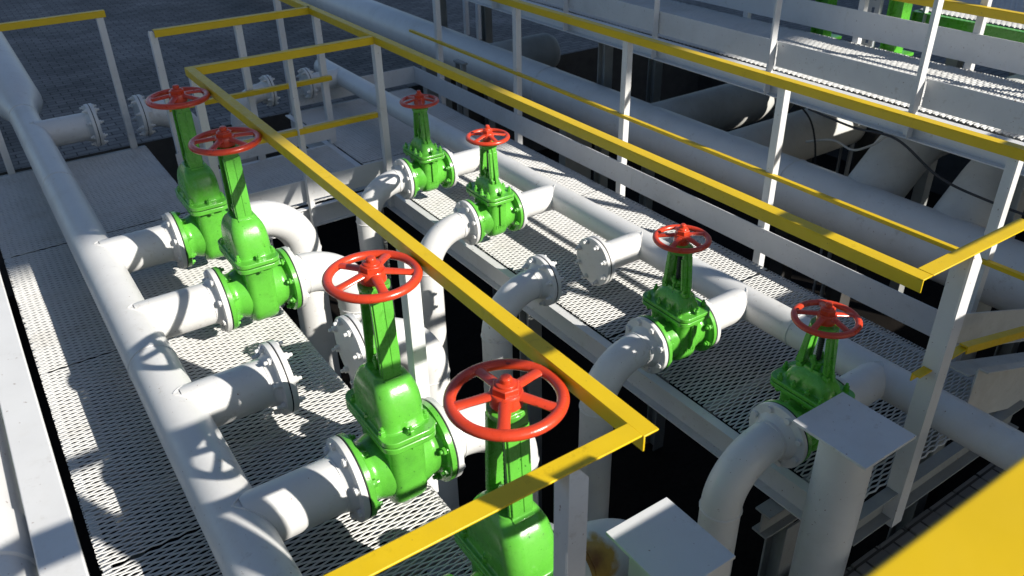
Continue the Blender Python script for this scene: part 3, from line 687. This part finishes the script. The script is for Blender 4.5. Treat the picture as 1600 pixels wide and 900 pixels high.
# ---------------------------------------------------------------- green framework beyond the raised walkway
def green_column(y, label, tray):
    x = 6.25; t = thing('steel_column', (x, y, PD), label, 'column', 'green steel columns')
    b = MB(); b.box(x-.06, x+.06, y-.065, y-.055, .625, 2.6).box(x-.06, x+.06, y+.055, y+.065, .625, 2.6).box(x-.006, x+.006, y-.055, y+.055, .625, 2.6); part('shaft', b, GREEN, t, .001)
    b = MB(); b.box(x-.16, x+.12, y-.13, y+.13, .60, .625); part('base_plate', b, GREEN, t, .002)
    b = MB(); b.box(x-.08, x+.08, y-.08, y+.08, PD, .598); part('pedestal', b, CONC, t)
green_column(3.82, 'green steel column with a lit base plate behind the raised walkway', True)
green_column(4.50, 'shaded green steel column farther along the raised walkway', False)
tr = MB(); x, y = 6.10, 3.95
tr.box(x-.002, x, y-.05, y-.035, PD, 2.6).box(x-.002, x, y+.035, y+.05, PD, 2.6)
for z in np.arange(.2, 2.6, .11): tr.box(x-.002, x, y-.035, y-.012, z, z+.11).box(x-.002, x, y+.012, y+.035, z, z+.11).box(x-.002, x, y-.012, y+.012, z, z+.05)
tr.box(x, x+.04, y-.052, y-.050, PD, 2.6).box(x, x+.04, y+.050, y+.052, PD, 2.6)
tag(part('cable_tray', tr, CLAD), 'perforated grey cable tray standing beside the green column', 'cable tray')
w5 = thing('walkway', (7.3, 3, PD), 'green framed walkway with a metal deck at the upper right corner', 'walkway', 'green framed walkways')
b = MB(); channel(b, 'y', .2, 3.95, 6.72, .86, -1, h=.15, fl=.05); b.box(6.67, 8.2, 3.952, 3.96, .71, .86); part('edge_channel', b, GREEN, w5, .001)
grating(w5, 5, 6.73, 8.1, .2, 3.95, .872, P=.085, S=.021, w=.0190, A=.0095, tilt=30)
for y in (.8, 3.6):
    for x in (6.85, 8.0): 
        b = MB(); b.box(x-.05, x+.05, y-.05, y+.05, PD, .70); part('column', b, DARKST, w5)
r9 = thing('railing', (6.72, 2.6, .86), 'yellow railing over the green framed walkway at the upper right corner', 'railing', 'railings of the raised walkway')
b = MB(); rail_y(b, 6.70, 6.75, .2, 3.9, 1.40, -1); part('mid_rail', b, YELL, r9, .001)
for y in (.9, 2.4, 3.85): post(r9, 6.72, y, .70, 1.96, -1, 1, .05)
b = MB(); rail_y(b, 6.70, 6.75, .2, 3.9, 1.97, -1); part('top_rail', b, YELL, r9, .001)

# ---------------------------------------------------------------- near right: capped columns, ramp
def capped(x0, x1, y0, y1, z, label, square, xa=None):
    t = thing('pipe_support', ((x0+x1)/2, (y0+y1)/2, PD), label, 'column', 'square capped columns')
    b = MB(); b.box(x0, x1, y0, y1, z-.012, z); part('cap_plate', b, STEEL, t, .0015)
    b = MB(); cx, cy = (x0+x1)/2+(-.01), (y0+y1)/2
    if square: b.loft([rrect(.105, .115, .012, z_, 4, (x1-.108, y0+.118)) for z_ in (PD, z-.013)])
    else: b.rev([(PD, .098), (z-.013, .098)], 'z', (cx, cy, 0), n=40)
    part('shaft', b, STEEL, t, 0)
capped(1.215, 1.47, 1.045, 1.34, .5, 'square grey capped column at the bottom centre beside the rust stained elbow', True)
capped(2.10, 2.385, 1.05, 1.355, .5, 'round grey column with a square cap plate in front of the shaded right valve', False)
b = MB(); b.obox((2.28, .98, -.42), (.055, 0, 0), (0, .05, .02), (0, -.05, .35)); tag(part('steel_strut', b, STEEL, None, .003), 'short sloping grey strut beside the foot of the round capped column', 'strut')
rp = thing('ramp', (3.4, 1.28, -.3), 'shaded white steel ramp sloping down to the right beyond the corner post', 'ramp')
b = MB(); b.obox((3.55, 1.36, .345), (.50, 0, -.165), (0, .004, 0), (0, 0, .08)); b.obox((3.55, 1.335, .27), (.50, 0, -.165), (0, .02, 0), (0, 0, .004)); part('stringer', b, SHADEGREY, rp, .001)
b = MB(); b.obox((3.62, 1.20, .08), (.54, 0, -.185), (0, .004, 0), (0, 0, .13)); b.obox((3.62, 1.178, .215), (.54, 0, -.185), (0, .02, 0), (0, 0, .004)); part('stringer', b, SHADEGREY, rp, .001)
b = MB(); b.obox((3.62, 1.28, .16), (.54, 0, -.185), (0, .055, 0), (0, 0, .004)); part('deck', b, SHADEGREY, rp)

# ---------------------------------------------------------------- left foreground beam and pipe
b = MB(); b.box(-.176, -.092, .0, 14, 1.108, 1.12).box(-.176, -.166, .0, 14, 1.04, 1.108)
tag(part('box_beam', b, WHITE, None, .004), 'flat sunlit white beam in the left foreground', 'beam')
fp = thing('collared_pipe', (-.30, 3, .9), 'white pipe with a collar seam lying left of the sunlit beam', 'pipe')
b = MB(); b.tube([(-.292, .0, 1.02), (-.292, 14, 1.02)], .108, 44); part('pipe', b, WHITE, fp)
b = MB(); b.rev([(0, .108), (.003, .115), (.16, .115), (.163, .108)], 'y', (-.292, 1.60, 1.02), n=44); part('collar', b, WHITE, fp)

# ---------------------------------------------------------------- the viewing platform with its foreground rail
w6 = thing('viewing_platform', (2, -1.2, GZ), 'solid steel viewing platform under the camera', 'platform')
b = MB(); b.box(-3, 7.5, -2.6, .12, .93, .95); part('deck', b, DARKST, w6)
b = MB(); channel(b, 'x', -3, 7.5, .13, .945, 1, h=.16); part('edge_channel', b, STEEL, w6)
for x in (-2.5, 1.2, 4.8, 7.2):
    b = MB(); b.box(x-.05, x+.05, -2.5, -2.4, GZ, .92).box(x-.05, x+.05, -.1, 0, GZ, .92); part('column', b, DARKST, w6)
FR = 2.05
r10 = thing('railing', (2, .2, .95), 'blurred wide yellow handrail crossing the bottom right corner in the foreground', 'railing', 'yellow railings')
b = MB(); rail_x(b, -2.9, 7.4, .046, .161, FR, 1, .06); part('top_rail', b, YELLCLEAN, r10, .004)
b = MB(); rail_x(b, -2.9, 7.4, .145, .172, 1.46, 1, .035); part('mid_rail', b, YELL, r10)
b = MB(); b.box(-2.9, 7.4, .152, .158, .96, 1.235); part('toe_board', b, STEEL, r10)
for x in (-2.4, -1.0, 2.6, 4.0, 5.4, 6.8): post(r10, x, .130, .95, FR-.008, 1, -1, .05)
b = MB(); b.box(1.17, 1.29, .105, .150, .95, FR-.007); part('post', b, STEEL, r10, .004)
b = MB(); b.box(1.295, 1.415, .176, .182, 1.0, 1.71); tag(part('shade_board', b, CLAD, None, .002), 'narrow grey board added to cast shade, beside the thick post of the viewing platform railing', 'board')  # unseen board, added to shade the near railing post
b = MB(); b.box(2.90, 3.045, .184, .190, 1.24, 1.66); tag(part('shade_board', b, CLAD, None, .002), 'plain grey board added to cast shade, low on the viewing platform railing', 'board')  # unseen board, placed so its shadow falls on the nearest right valve
b = MB(); b.box(3.05, 3.62, .175, .181, 1.75, 2.10); tag(part('shade_board', b, CLAD, None, .002), 'plain grey board added to cast shade, high on the viewing platform railing', 'board')  # unseen board, sized to shade a right valve bonnet and the rail
cb = thing('shade_block', (4.7, -.5, .95), 'grey cabinet shaped block added on the viewing platform to cast shade', 'cabinet')  # unseen block, added to shade the near end of the right row
b = MB(); b.box(3.0, 6.2, -.75, -.2, .97, 1.70); part('housing', b, BLOCKGREY, cb, .01)
b = MB(); b.box(3.05, 4.6, -.2, -.185, 1.0, 1.66).box(4.65, 6.15, -.2, -.185, 1.0, 1.66); part('door', b, BLOCKGREY, cb, .004)

# ---------------------------------------------------------------- unseen elevated gallery added behind the camera to shade the far half
gl = thing('shade_gallery', (8, -9.5, GZ), 'long grey clad gallery on tall columns added unseen behind the viewer to cast shade', 'light blocker')
b = MB(); b.box(-20, 36, -11.2, -8.0, 10.56, 16.5)
for x in np.arange(-20, 36, .5): b.box(x, x+.12, -8.0, -7.97, 10.64, 16.5)
part('wall', b, CLAD, gl)
for x in (-18, -8, 22, 34):
    b = MB(); b.box(x-.2, x+.2, -10.9, -10.5, GZ, 10.6).box(x-.2, x+.2, -8.7, -8.3, GZ, 10.6); part('column', b, DARKST, gl)

hl_ = thing('sky_block_hall', (20, -2.5, GZ), 'dark grey clad hall added unseen to the right of the viewer to block sky light', 'light blocker')  # unseen hall, added to cut sky light on the near right side
b = MB(); b.box(12.5, 30, -8, 3, GZ, 9.0)
for y in np.arange(-7.9, 3, .6): b.box(12.46, 12.5, y, y+.1, GZ+.2, 8.9)
part('wall', b, BLOCKGREY, hl_)
b = MB(); b.box(12.3, 30.2, -8.2, 3.2, 9.003, 9.25); part('roof', b, DARKST, hl_)

# ---------------------------------------------------------------- far frame on the paving
ff = thing('pipe_rack', (6.5, 10.5, GZ), 'slim white steel frame standing on the paving behind the thick pipe', 'frame')
b = MB(); b.box(6.42, 6.48, 10.4, 10.46, GZ, 2.6).box(6.42, 6.48, 10.75, 10.81, GZ, 2.6); part('post', b, STEEL, ff)
b = MB(); b.box(6.42, 6.48, 10.46, 10.75, .9, .96); part('tie', b, STEEL, ff)

scn.render.engine = 'CYCLES'
scn.cycles.max_bounces = 6; scn.cycles.diffuse_bounces = 3
